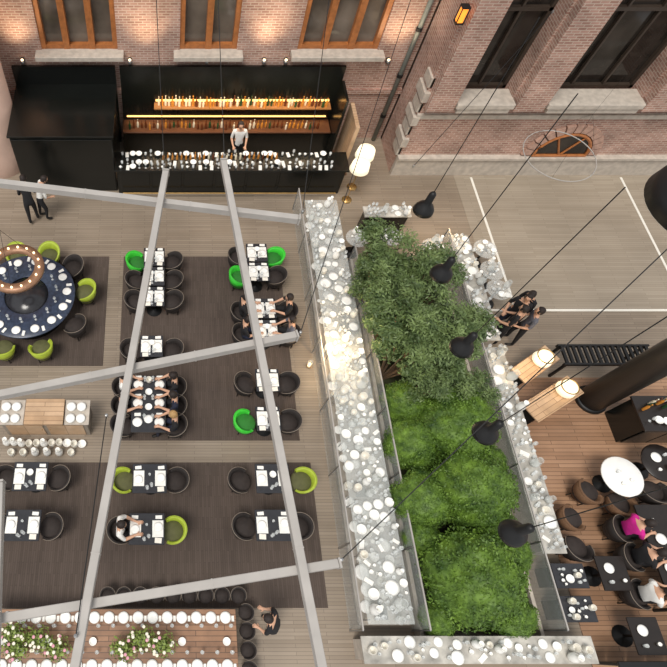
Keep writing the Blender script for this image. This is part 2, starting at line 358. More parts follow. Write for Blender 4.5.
for y in (5.62,5.12,4.62):
    chair(-1.1,y,-pi/2,'dark'); chair(.2,y,pi/2,'dark')
    for s in (-1,1):
        ware('plate',-.45+s*.27,y,.772,sc=1.0,where='crowded dining table'); ware('napkin',-.45+s*.27,y+.2,.772,rz=pi/2,sc=.8,where='crowded dining table')
        ware('wine_glass',-.45+s*.1,y+.12,.772,where='crowded dining table')
for y,k in ((5.4,'bowl'),(5.0,'bowl'),(4.7,'plate'),(5.72,'jar')): ware(k,-.45,y,.772,sc=.9,where='crowded dining table')
pair(2.57,5.75,'dark','dark',.54,True); pair(2.5,4.72,'green','dark',.54,True)
pair(-3.2,3.3,'dark','dark',.62); pair(-.4,3.25,'lime','dark',.62); pair(2.48,3.25,'dark','lime',.74)
pair(-3.25,2.2,'dark','dark',.6); pair(-.45,2.12,'dark','lime',.6); pair(2.4,2.2,'dark','dark',.62)
# ---------------- round table ----------------
cx,cy=-3.88,8.3
top=M().lathe([(.62,.72),(1.33,.72),(1.35,.735),(1.33,.75),(.62,.75),(.6,.735),(.62,.72)],48).build('table_top',BLUE,True)
skirt=M().lathe([(.95,.0),(1.0,.0),(1.05,.7),(1.0,.7),(.95,.0)],40).build('base_drum',BLACK,True)
inner=M().lathe([(0,.66),(.62,.66),(.62,.69),(0,.69)],36).build('center_tray',DTOP,True)
thing('round_table',[('table_top',top),('base_drum',skirt),('center_tray',inner)],(cx,cy,.02),'large round navy ring-shaped communal dining table','table')
for i in range(14):
    a=2*pi*i/14+.1; x,y=cx+1.12*math.cos(a),cy+1.12*math.sin(a)
    if x<-5: continue
    ware('plate',x,y,.772,sc=1.0,where='round navy table'); ware('napkin',cx+1.2*math.cos(a+.18),cy+1.2*math.sin(a+.18),.772,rz=a+pi/2,sc=.75,where='round navy table')
    ware('wine_glass',cx+.85*math.cos(a+.1),cy+.85*math.sin(a+.1),.772,where='round navy table')
for a,k in ((74,'lime'),(108,'lime'),(43,'dark'),(10,'lime'),(-31,'dark'),(-71,'lime'),(-108,'lime'),(140,'dark'),(-140,'dark')):
    r=math.radians(a); chair(cx+1.6*math.cos(r),cy+1.6*math.sin(r),r+pi/2,k,sc=1.03,group='tub chairs round the navy table')
rg=M().lathe([(.5,0),(.74,0),(.74,.1),(.5,.1),(.5,0)],40)
BULB=M().lathe([(0,0),(.03,.01),(.03,.04),(0,.055)],8).build('bulb',WARM,True)
COP=mat('copper_brown',(150,112,86),.4,metal=.3)
parts=[('ring_frame',rg.build('ring_frame',COP,True))]
for i in range(16):
    a=2*pi*i/16; parts.append(('bulb',BULB,(.62*math.cos(a),.62*math.sin(a),.1)))
for i in range(3):
    a=2*pi*i/3+.5; parts.append(('suspension_wire',M().tube([(.62*math.cos(a),.62*math.sin(a),.1),(0,0,1.6)],.005,5).build('suspension_wire',BLACKM)))
parts.append(('suspension_wire',M().tube([(0,0,1.6),(0,0,6.8)],.008,5).build('suspension_wire',BLACKM)))
thing('ring_chandelier',parts,(cx,cy,2.0),'brown ring chandelier with small bulbs over round table','chandelier')
# ---------------- sideboard ----------------
SS=M().box(0,0,0,.6,.64,.04,ch=.01).build('side_shelf',STONE); DR=M().box(0,0,0,.9,.02,.66,ch=.005).build('door',WOOD); KN=M().lathe([(0,-.015),(.015,0),(0,.015)],8).build('knob',BRASS)
parts=[('body',M().box(0,0,.4,2.1,.6,.8).build('body',mat('grey_cabinet',(150,140,128),.6))),('worktop',M().box(0,0,.87,.95,.66,.1,ch=.01).build('worktop',WOOD)),
 ('side_shelf',SS,(-.8,0,.84)),('side_shelf',SS,(.8,0,.84)),('door',DR,(-.5,-.31,.42)),('door',DR,(.5,-.31,.42)),('knob',KN,(-.1,-.33,.5)),('knob',KN,(.1,-.33,.5))]
thing('sideboard',parts,(-3.0,4.85,0),'wooden serving sideboard with stacks of white plates','sideboard')
for x in (-3.95,-3.7,-2.35,-2.1):
    for y in (4.68,4.98):
        for k in range(4): ware('plate',x,y,.862+k*.012,sc=.95,where='serving sideboard')
for i in range(11): ware(R.choice(['jar','bowl','vase']),-4.05+i*.19,4.3+R.uniform(-.03,.03),.0,sc=1.1,where='floor by sideboard')
for i in range(6): ware(R.choice(['jar','vase']),-3.9+i*.3,4.06,.0,sc=1.1,where='floor by sideboard')
# ---------------- long bottom table ----------------
parts=[('table_top',M().box(-1.2,-.1,.73,5.3,1.2,.05,ch=.01).build('table_top',WOODB))]
LG=M().tube([(0,0,0),(0,0,.71)],.035,10).build('leg',BLACKM)
for x in (-3.7,1.3):
    for y in (-.6,.4): parts.append(('leg',LG,(x,y,0)))
thing('communal_table',parts,(0,0,.0),'long brown plank communal table laid with white plates','table')
for i in range(17):
    x=-3.65+i*.305
    for y in (.34,-.53):
        ware('plate',x,y,.757,sc=.95,where='long plank table')
        ware('wine_glass',x+.1,y*.55,.757,where='long plank table')
        ware('napkin',x+.152,y-.02,.757,sc=.55,where='long plank table')
    if i%3==1: ware('bowl',x,-.1,.757,sc=.8,where='long plank table')
for i in range(9): chair(-1.3+i*.36,.78,pi,'dark',.55,group='small dark chairs at plank table')
for i in range(4): chair(1.72,.45-i*.36,pi/2,'dark',.55,group='small dark chairs at plank table')
def leafquads(m,n,samp,size,flat=.5,asp=.38):
    vs=[];fs=[]
    for i in range(n):
        p,nr=samp(); s=size*R.uniform(.6,1.3)
        nr=(nr+Vector((R.uniform(-1,1),R.uniform(-1,1),R.uniform(-1,1)))*flat).normalized()
        t=nr.cross(Vector((R.uniform(-1,1),R.uniform(-1,1),R.uniform(-1,1)))).normalized(); b=nr.cross(t)
        o=len(vs); vs+=[p-t*s/2,p+b*s*asp/2,p+t*s/2,p-b*s*asp/2]; fs.append((o,o+1,o+2,o+3))
    m.add(vs,fs); return m
def sph(r,rx=1,ry=1,rz=1,inner=.9):
    def f():
        d=Vector((R.gauss(0,1),R.gauss(0,1),R.gauss(0,1))).normalized(); k=r*R.uniform(inner,1.02)
        return Vector((d.x*rx*k,d.y*ry*k,d.z*rz*k)),d
    return f
arr=M(); leafquads(arr,300,sph(.26,1.2,1,.6,.3),.09,.8,.5); ARL=arr.build('leaves',mat('arrangement_leaf',(128,146,70),.6,var=.4,scale=10))
FL=M().lathe([(0,-.02),(.02,0),(.034,.02),(.018,.015),(0,.01)],8).build('flower',PINK,True); FLW=remat(FL,[WPET])
for x,y in ((-2.6,-.05),(-3.0,-.22),(-.5,-.05),(-.1,-.15),(-2.2,-.22),(-.85,-.22),(-3.1,.05)):
    parts=[('vase',VASE),('leaves',ARL,(0,0,.38))]
    for i in range(11):
        d=Vector((R.gauss(0,1),R.gauss(0,1),abs(R.gauss(0,1))+.3)).normalized()*.23; parts.append(('flower',R.choice([FL,FLW,FLW]),(d.x,d.y,d.z*.7+.38)))
    thing('flower_arrangement',parts,(x,y,.757),'loose green and pink flower arrangement in white vase','flowers','flower arrangements on plank table')
# ---------------- bar ----------------
parts=[('body',M().box(2.0,13.0,.52,7.1,.66,1.04).build('body',BLACK)),('countertop',M().box(2.0,12.98,1.07,7.25,.8,.07,ch=.01).build('countertop',BLACK)),
 ('foot_rail',M().tube([(-1.4,12.5,.2),(5.4,12.5,.2)],.02,8).build('foot_rail',BRASS))]
FP=M().box(0,0,0,.92,.03,.85,ch=.01).build('front_panel',BLACK)
for i in range(7): parts.append(('front_panel',FP,(-1.0+i*1.0,12.655,.55)))
thing('bar_counter',parts,(0,0,0),'long glossy black bar counter with glassware on top','bar counter')
EP=M().box(0,0,0,.08,.9,2.5).build('end_post',BLACK)
parts=[('cabinet',M().box(1.95,14.73,.45,6.75,.55,.9).build('cabinet',BLACK)),('work_surface',M().box(1.95,14.71,.92,6.75,.6,.05,ch=.01).build('work_surface',mat('bar_wood',(96,60,38),.4))),
 ('shelf',M().box(2.4,14.84,1.62,5.6,.3,.04).build('shelf',mat('shelf_wood',(150,104,62),.4))),
 ('light_strip',M().box(2.4,14.98,1.72,5.5,.02,.06).build('light_strip',LED)),('light_strip',M().box(1.95,14.98,1.1,6.5,.02,.04).build('light_strip',LED)),
 ('back_panel',M().box(1.98,15.04,1.45,6.8,.08,2.9).build('back_panel',BLACK)),('end_post',EP,(5.38,14.45,1.25))]
thing('back_bar',parts,(0,0,0),'black back bar with warmly lit bottle shelves','bar shelving')
parts=[('body',M().box(-3.1,13.9,1.12,3.0,2.2,2.24).build('body',BLACK)),('top_panel',M().box(-3.1,13.88,2.27,3.1,2.3,.06,ch=.01).build('top_panel',BLACK)),('back_panel',M().box(-3.1,15.04,1.45,3.1,.08,2.9).build('back_panel',BLACK))]
parts.append(('front_panel',M().box(-3.1,12.78,1.1,2.96,.03,2.1,ch=.01).build('front_panel',BLACK)))
thing('bar_cabinet',parts,(0,0,0),'tall glossy black cabinet block beside bar','cabinet')
for i in range(50):
    k=R.choice([0,0,2,2,3,1]); single('bottle',BOT[k],(-.25+i*.108,14.82+R.uniform(-.05,.05),1.64),BL[k]+' on back bar shelf','bottle','bottles on the upper bar shelf',sc=R.uniform(.9,1.15))
for i in range(48):
    k=R.choice([0,3,3,1,2]); single('bottle',BOT[k],(-1.2+i*.13,14.6+R.uniform(-.06,.06),.946),BL[k]+' on back bar surface','bottle','bottles on the lower bar surface',sc=R.uniform(.85,1.05))
for i in range(36):
    for y in (12.7,12.88,13.24):
        x=-1.4+i*.185+R.uniform(-.03,.03)
        ware(R.choice(['tumbler','wine_glass','bowl','cup','tumbler','napkin']),x,y,1.106,sc=1.0,rz=R.uniform(-.2,.2),where='black bar counter')
for i in range(26):
    k=R.choice([0,0,2,3,0]); single('bottle',BOT[k],(-.1+i*.14,13.07+R.uniform(-.02,.02),1.106),BL[k]+' on bar counter','bottle','bottles on the bar counter',sc=.8)
wl=[('wall_plate',M().box(0,0,0,.1,.03,.16,ch=.01).build('wall_plate',BLACKM)),('lamp_head',M().lathe([(0,-.06),(.05,-.06),(.06,.06),(0,.05)],12,(0,-.09,0)).build('lamp_head',STEEL,True)),('bulb',M().lathe([(0,.05),(.045,.055),(.04,.085),(0,.1)],12,(0,-.09,0)).build('bulb',WARM,True))]
for x in (-4.3,-1.1,1.2,2.9,3.55,6.6):
    thing('wall_lamp',wl,(x,15.18,3.0),'small warm wall lamp on brick','lamp','wall lamps above the bar')
for x in (-4.3,-.6,2.9,6.6):
    l=bpy.data.lights.new('wall_glow','SPOT'); l.energy=190; l.color=(1,.76,.5); l.spot_size=1.4; l.spot_blend=1; l.shadow_soft_size=.2
    o=bpy.data.objects.new('wall_glow',l); o.location=(x,14.45,3.1); o.rotation_euler=(math.radians(158),0,0); link(o)
l=bpy.data.lights.new('bar_glow','AREA'); l.energy=55; l.color=(1,.74,.45); l.shape='RECTANGLE'; l.size=6; l.size_y=.1
o=bpy.data.objects.new('bar_glow',l); o.location=(2.2,14.3,2.5); o.rotation_euler=(math.radians(25),0,0); link(o)
for x,y in ((6.05,12.95),(5.8,12.4)):
    thing('floor_lamp',[('base',M().lathe([(0,0),(.16,0),(.16,.02),(.02,.03),(0,.03)],16).build('base',BRASS,True)),('pole',M().tube([(0,0,.02),(0,0,1.45)],.012,8).build('pole',BRASS)),
      ('lamp_shade',M().lathe([(.24,1.35),(.29,1.35),(.25,1.62),(0,1.63)],24).build('lamp_shade',SHADE,True))],(x,y,0),'standing lamp with glowing cream drum shade','lamp','cream lamps beside the bar')
thing('wooden_screen',[('panel',M().box(5.75,14.0,1.0,.12,1.1,2.0,ch=.01).build('panel',WOOD)),('foot',M().box(5.75,14.0,.03,.4,1.1,.06).build('foot',WOODB))],(0,0,0),'pale wooden screen panel beside bar end','screen')
# ---------------- garden ----------------
CB=M().box(0,0,0,.08,9.9,.32,ch=.01).build('curb',STONE)
thing('planter_bed',[('soil',M().box(6.75,4.9,.1,2.55,9.6,.2).build('soil',SOIL)),('curb',CB,(5.47,4.9,.16)),('curb',CB,(8.05,4.9,.16))],(0,0,0),'long raised planting bed with dark soil','planter')
def bush(seed):
    def rad(d): return 1+.14*noise.noise(d*1.7+Vector((seed,0,0)))+.1*noise.noise(d*4+Vector((0,seed,0)))
    m=M(); n=14; sg=28; vs=[];fs=[]
    for i in range(n+1):
        a=-pi/2+pi*i/n
        for k in range(sg):
            t=2*pi*k/sg; d=Vector((math.cos(a)*math.cos(t),math.cos(a)*math.sin(t),math.sin(a))); vs.append(d*rad(d)*.9)
    for i in range(n):
        for k in range(sg): l=(k+1)%sg; fs.append((i*sg+k,i*sg+l,(i+1)*sg+l,(i+1)*sg+k))
    m.add(vs,fs)
    def s():
        d=Vector((R.gauss(0,1),R.gauss(0,1),R.gauss(0,1))).normalized(); k=rad(d)*R.uniform(.88,1.02)
        return d*k,d
    leafquads(m,7500,s,.07,1.0,.55); return m.build('foliage',LEAFB)
BU=[bush(1),bush(5),bush(9)]
st=M().tube([(0,0,-1.2),(0,0,-.5)],.06,8).build('stem',BARK)
BUS=[(5.85,2.75,.66,.62,0),(6.95,2.95,.92,.78,1),(6.45,1.1,1.02,.85,2),(7.6,1.6,.45,.45,0),(6.95,4.45,.92,.78,0),(5.9,4.1,.64,.55,1),(6.0,5.15,.6,.5,2),(7.5,2.15,.45,.45,1),(5.75,.3,.38,.4,1),(7.7,3.7,.42,.4,2),(7.3,.4,.5,.42,0),(5.75,1.95,.42,.4,2)]
for i,(x,y,r,z,k) in enumerate(BUS):
    thing('clipped_bush',[('foliage',BU[k]),('stem',st)],(x,y,z+.2),'rounded clipped boxwood bush with uneven green mounds','bush','clipped round bushes in the garden bed',rz=R.uniform(0,6),sc=r)
def tree():
    m=M(); C=[(Vector((R.uniform(-.6,.6),R.uniform(-.55,.55),R.uniform(.7,2.3))),R.uniform(.18,.36)) for _ in range(17)]
    def s():
        c,r=R.choice(C); d=Vector((R.gauss(0,1),R.gauss(0,1),R.gauss(0,1))).normalized()*r*R.uniform(.2,1)
        p=c+Vector((d.x*1.2,d.y*1.2,d.z*.8)); return p,Vector((0,0,1))+d*.8
    leafquads(m,5600,s,.115,.9,.32)
    b=M()
    for c,r in C:
        a=Vector((c.x*.15,c.y*.15,0)); b.tube([a,a.lerp(c,.5)+Vector((.05,0,.2)),c],[.03,.02,.008],6)
    return m.build('foliage',LEAFT),b.build('trunk',BARK)
TR=[tree() for _ in range(3)]
for i,(x,y,s) in enumerate([(5.7,8.95,1),(6.6,8.75,1),(5.65,7.95,.95),(6.6,7.75,1),(5.7,6.95,1),(6.6,6.75,.95),(7.3,6.9,.95),(5.75,6.1,.95),(6.9,5.95,1),(6.3,5.4,.75),(7.3,5.2,.7)]):
    f,t=TR[i%3]; thing('garden_tree',[('foliage',f),('trunk',t)],(x,y,.2),'feathery green small-leaved tree in garden bed','tree','feathery trees in the garden bed',rz=R.uniform(0,6),sc=s)
# ---------------- glass screens ----------------
def glassfence(x,y0,y1,h,lab):
    n=max(1,int((y1-y0)/1.5)); d=(y1-y0)/n; parts=[]
    gp=M().box(0,0,0,.015,d-.05,h-.06).build('glass_pane',GLASSP); po=M().box(0,0,0,.03,.03,h).build('post',STEEL)
    for i in range(n): parts.append(('glass_pane',gp,(0,y0+d*(i+.5),h/2)))
    parts.append(('top_rail',M().box(0,(y0+y1)/2,h+.015,.03,y1-y0,.03).build('top_rail',BEAM)))
    for i in range(n+1): parts.append(('post',po,(0,y0+d*i,h/2)))
    thing('glass_screen',parts,(x,0,0),lab,'glass screen')
glassfence(5.38,.1,9.8,1.0,'clear glass screen with steel rail along garden')
glassfence(4.02,.1,12.0,.95,'clear glass screen with steel rail along display')
glassfence(8.18,.1,10.4,1.0,'clear glass screen with steel rail beside side tables')
# ---------------- service consoles ----------------
def console(x0,x1,y0,y1,h,topm,lab,bodym=None,z0=0):
    parts=[('worktop',M().box((x0+x1)/2,(y0+y1)/2,h-.025,x1-x0,y1-y0,.05,ch=.01).build('worktop',topm)),
      ('body',M().box((x0+x1)/2,(y0+y1)/2,(h-.05+z0)/2,x1-x0-.12,y1-y0-.12,h-.05-z0).build('body',bodym or STONE))]
    thing('service_console',parts,(0,0,0),lab,'counter')
RAD={'plate':.122,'bowl':.1,'cup':.055,'vase':.09,'jar':.08,'wine_glass':.04,'tumbler':.037,'glass_vase':.11,'tray':.2,'napkin':.11}
def scatter(x0,x1,y0,y1,z,n,kinds,where,smin=1,smax=1.5):
    P=[];t=0
    while len(P)<n and t<n*80:
        t+=1; k=R.choice(kinds); x,y=R.uniform(x0,x1),R.uniform(y0,y1); s=R.uniform(smin,smax); r=RAD[k]*s
        if x-r<x0-.08 or x+r>x1+.08: continue
        if all((x-a)**2+(y-b)**2>(r+c)**2 for a,b,c in P):
            P.append((x,y,r)); ware(k,x,y,z,rz=R.uniform(0,6) if k!='tray' else pi/2,sc=s,where=where)
MIX=['jar','bowl','plate','plate','plate','bowl','tumbler','tumbler','wine_glass','wine_glass','cup','glass_vase','vase','napkin','plate','glass_vase']
console(4.15,5.25,.2,11.8,.3,PLAT,'long low grey display platform with glass vessels',PLAT)
scatter(4.28,5.1,.4,11.7,.3,130,['bowl','plate','tray','jar','plate','cup'],'low display platform',.9,1.5)
GT=M().box(0,0,.74,.98,1.275,.02,ch=.003).build('table_top',GLASST); GLG=M().tube([(0,0,0),(0,0,.43)],.012,6).build('leg',STEEL)
for j in range(9):
    y=.85+j*1.28
    thing('glass_table',[('table_top',GT)]+[('leg',GLG,(sx*.44,sy*.55,.3)) for sx in (-1,1) for sy in (-1,1)],(4.7,y,0),'clear glass display table with steel legs','table','glass display tables')
    scatter(4.26,5.12,y-.58,y+.58,.75,32 if j<4 else 27,MIX,'glass display table',.75,1.3)
console(4.0,8.75,-.5,.0,.8,GSTONE,'grey marble service counter at garden end')
scatter(4.15,8.6,-.4,-.1,.8,50,MIX,'marble end counter',.8,1.2)
console(8.3,8.86,6.9,10.4,.75,GSTONE,'long pale side table with tableware')
scatter(8.36,8.8,6.95,10.35,.75,64,MIX+['wine_glass','glass_vase'],'pale side table',.8,1.3)
console(8.3,8.84,1.6,6.7,.75,GSTONE,'narrow side counter with white vessels')
scatter(8.36,8.78,1.65,6.65,.75,84,MIX+['wine_glass','glass_vase'],'narrow side counter',.8,1.25)
console(5.9,7.3,11.0,11.4,.85,GSTONE,'marble topped serving console with cups and glasses',BLACK)
scatter(5.98,7.2,11.05,11.35,.85,20,MIX,'marble topped console',.8,1.1)
RG=M().lathe([(0,.72),(.33,.72),(.34,.73),(.33,.74),(0,.74)],24).build('table_top',GLASS,True)
for x,y in ((7.75,9.95),(6.6,10.35),(5.6,10.3),(9.25,9.9),(9.25,9.15),(9.25,8.5)):
    thing('side_table',[('table_top',RG),('pedestal',TP[1][1])],(x,y,0),'small round glass side table with tableware','table','round glass side tables')
    scatter(x-.2,x+.2,y-.22,y+.22,.74,10,['bowl','plate','cup','wine_glass','vase','tumbler','glass_vase'],'glass side table',.7,1.0)
LN=[('base',M().lathe([(0,0),(.08,0),(.08,.02),(0,.02)],14).build('base',BRASS,True)),('glass_cylinder',M().lathe([(.07,.02),(.075,.24),(.07,.24),(.065,.02)],14).build('glass_cylinder',GLASS,True)),('candle',M().lathe([(0,.02),(.04,.02),(.04,.14),(.01,.16),(0,.19)],12).build('candle',WARM,True))]
for x,y,z,e in ((3.88,6.5,.0,65),(8.1,10.6,.0,30),(9.05,6.0,.012,14)):
    thing('candle_lantern',[(a,b) for a,b in LN],(x,y,z),'glowing glass candle lantern','lantern','candle lanterns'); glow((x+(.4 if x<4 else 0),y,z+1.3),e)
def plank(x,y,L,w,rz,lab):
    parts=[('table_top',M().box(0,0,.73,L,w,.05,ch=.012).build('table_top',WOOD))]
    lg=M().box(0,0,0,.06,w*.7,.7).build('leg',BLACKM)
    for sx in (-1,1): parts.append(('leg',lg,(sx*(L/2-.15),0,.35)))
    thing('plank_table',parts,(x,y,.012),lab,'table','wooden plank tables',rz)
a=math.atan2(.94,1.68)
plank(9.55,6.2,1.3,.5,math.atan2(.9,1.4),'pale wooden plank table with glowing lamp')
plank(9.7,5.25,1.6,.55,a,'pale wooden plank table with glowing lamp')
for x,y in ((9.62,6.25),(9.95,5.42)):
    thing('table_lamp',[('base',M().lathe([(0,0),(.09,0),(.09,.015),(.015,.03),(.015,.2),(0,.2)],14).build('base',BRASS,True)),('lamp_shade',M().lathe([(0,.36),(.2,.36),(.24,.16),(.2,.16),(.17,.33),(0,.34)],22).build('lamp_shade',SHADE,True)),
     ('shade_rim',M().tube([(.205*math.cos(2*pi*i/24),.205*math.sin(2*pi*i/24),.36) for i in range(24)],.015,6,True).build('shade_rim',BRASS,True))],(x,y,.77),'table lamp with round glowing cream shade','lamp','glowing table lamps')
sl=M()
for i in range(16): sl.box(-1.1+i*.147,0,.8,.07,.5,.05)
fr=M().box(0,-.27,.78,2.4,.05,.1).box(0,.27,.78,2.4,.05,.1)
for x in (-1.1,1.1):
    for y in (-.25,.25): fr.box(x,y,.37,.06,.06,.74)
thing('slatted_bench',[('slats',sl.build('slats',BLACKM)),('frame',fr.build('frame',BLACKM))],(11.45,6.45,0),'black slatted metal bench table','bench')
thing('round_column',[('shaft',M().lathe([(0,0.02),(.34,.02),(.34,9),(0,9)],32).build('shaft',mat('dark_column',(54,50,46),.4,var=.1),True)),('base_ring',M().lathe([(.34,0),(.4,0),(.4,.06),(.36,.1),(.34,.1)],32).build('base_ring',BLACKM,True))],(11.2,5.5,0.012),'round dark steel column with base ring','column')
DD=M().box(0,0,0,.6,.03,.85,ch=.01).build('door',BLACK)
parts=[('body',M().box(12.6,4.75,.5,2.3,.8,1.0).build('body',BLACK)),('worktop',M().box(12.6,4.75,1.03,2.4,.9,.05,ch=.01).build('worktop',ESP))]+[('door',DD,(11.8+i*.63,4.33,.5)) for i in range(4)]
thing('service_counter',parts,(0,0,.012),'black service counter with dark top','counter')
for i in range(22): single('bottle',BOT[i%4],(11.55+i*.1,4.95+R.uniform(-.12,.12),1.068),BL[i%4]+' on service counter','bottle','bottles on the service counter')
for i in range(12): ware(R.choice(['tumbler','cup','bowl','wine_glass']),11.6+i*.18,4.5+R.uniform(-.06,.06),1.068,where='black service counter')
def rtable(x,y,r,tm,lab,g=None):
    thing('round_table',[('table_top',M().lathe([(0,.71),(r-.02,.71),(r,.725),(r-.02,.745),(0,.745)],32).build('table_top',tm,True)),('pedestal',TP[1][1])],(x,y,.012),lab,'table',g)
rtable(10.7,3.3,.48,WHITE,'round white bistro table with cups'); rtable(11.75,3.62,.46,ESP,'round dark bistro table with plates')
for x,y,k in ((10.6,3.4,'tumbler'),(10.85,3.2,'cup'),(10.62,3.12,'cup')): ware(k,x,y,.757,where='white bistro table')
for x,y,k in ((11.65,3.75,'plate'),(11.9,3.5,'bowl'),(11.6,3.45,'cup'),(11.85,3.8,'tumbler')): ware(k,x,y,.757,where='dark bistro table')
parts=[('table_top',M().box(0,0,.73,1.5,2.3,.05,ch=.012).build('table_top',ESP))]+[('leg',LG,(sx*.6,sy*1.0,0)) for sx in (-1,1) for sy in (-1,1)]
thing('shared_table',parts,(11.45,1.5,.012),'large dark brown shared dining table with cups','table')
for x,y,k in ((10.95,2.3,'cup'),(11.0,1.9,'plate'),(10.95,1.3,'plate'),(11.2,1.0,'tumbler'),(11.0,.75,'napkin'),(11.5,2.1,'bowl'),(11.6,1.3,'cup'),(11.25,1.6,'napkin')): ware(k,x,y,.768,where='shared dark table')
BT=table_parts(.62,.7,ESP)
for x,y in ((9.7,1.2),(9.95,.0)):
    thing('square_table',BT,(x,y,.012),'dark square bistro table with cups','table','dark square bistro tables'); ware('plate',x-.08,y+.1,.762,where='bistro table',sc=.9); ware('cup',x+.15,y-.15,.762,where='bistro table'); ware('tumbler',x-.15,y-.18,.762,where='bistro table')
for x,y,t in ((8.75,1.15,DTOP),(8.7,.5,DTOP)):
    console(x-.36,x+.34,y-.25,y+.25,.75,t,'small dark side table with white crockery',BLACK); scatter(x-.28,x+.26,y-.17,y+.17,.75,11,['cup','bowl','jar','tumbler','plate'],'dark side table',.6,.9)
for x,y,r,k in ((9.35,2.4,-1.2,'wicker'),(9.95,3.0,-.9,'wicker'),(10.6,2.72,0,'wicker'),(10.4,2.15,-1.57,'dark'),(10.42,1.55,-1.57,'dark'),(10.25,.8,-1.57,'dark'),(11.5,3.0,.2,'dark'),(12.45,1.9,1.57,'dark'),(12.45,1.1,1.57,'dark'),(9.25,1.75,-.4,'dark')):
    chair(x,y,r,k,group='chairs at bistro tables')
PN=M().box(0,0,0,.38,.06,1.0,ch=.01).build('panel',BLACK)
thing('dark_screen',[('panel',PN,(9.2+i*.42,-.5,.55)) for i in range(9)]+[('top_rail',M().box(10.88,-.5,1.08,3.9,.1,.06,ch=.01).build('top_rail',BLACKM))],(0,0,0),'low black panel screen edging terrace','screen')
# ---------------- hanging lamps ----------------
SHD=M().lathe([(.205,0),(.215,0),(.2,.08),(.155,.16),(.1,.22),(.075,.28),(.07,.5),(.04,.55),(0,.56),(0,.53),(.05,.48),(.06,.26),(.13,.15),(.18,.07),(.205,0)],28).build('lamp_shade',BLACKM,True)
LB=M().lathe([(0,.04),(.04,.06),(.05,.1),(.03,.15),(0,.17)],14).build('bulb',WARM,True)
LP=[('lamp_shade',SHD),('bulb',LB),('cord',M().tube([(0,0,.55),(0,0,4.2)],.008,6).build('cord',BLACKM))]
for i in range(5): thing('pendant_lamp',LP,(5.38,7.87-i*1.615,4.78),'black bell pendant lamp on long dark cord','lamp','black pendant lamps over the garden edge')
BSH=M().lathe([(.2,0),(.215,0),(.205,.06),(.17,.14),(.12,.2),(.06,.24),(.045,.3),(0,.31),(0,.28),(.05,.2),(.1,.17),(.16,.11),(.2,0)],40).build('lamp_shade',BLACKM,True)
thing('pendant_lamp',[('lamp_shade',BSH),('bulb',LB),('shade_rim',M().tube([(.21*math.cos(2*pi*i/40),.21*math.sin(2*pi*i/40),0) for i in range(40)],.005,6,True).build('shade_rim',LAMPIN,True)),('cord',M().tube([(0,0,.3),(0,0,.5)],.008,6).build('cord',BLACKM))],(7.42,5.2,7.95),'large black bell pendant lamp with pale rim','lamp',sc=3.6)
hp=[('hoop',M().tube([(.97*math.cos(2*pi*i/48),.97*math.sin(2*pi*i/48),0) for i in range(48)],.014,6,True).build('hoop',BEAM,True))]
for p,q in (((.97,0,0),(0,0,1.4)),((-.48,.84,0),(0,0,1.4)),((-.48,-.84,0),(0,0,1.4)),((0,0,1.4),(0,0,6.5))): hp.append(('wire',M().tube([p,q],.003,4).build('wire',BLACKM)))
thing('hanging_hoop',hp,(10.94,11.8,2.5),'thin pale metal hoop hanging by wires','hoop')
lf=M().box(0,0,0,.2,.2,.03).box(0,0,.4,.2,.2,.03)
for sx in (-1,1):
    for sy in (-1,1): lf.box(sx*.09,sy*.09,.2,.02,.02,.4)
thing('lantern',[('frame',lf.build('frame',BLACKM)),('glow_pane',M().box(0,0,.2,.15,.15,.36,ch=.01).build('glow_pane',mat('orange_glow',(255,150,50),.5,emit=1.3)))],(7.25,13.45,5.3),'small orange lit lantern on brick wall','lantern')
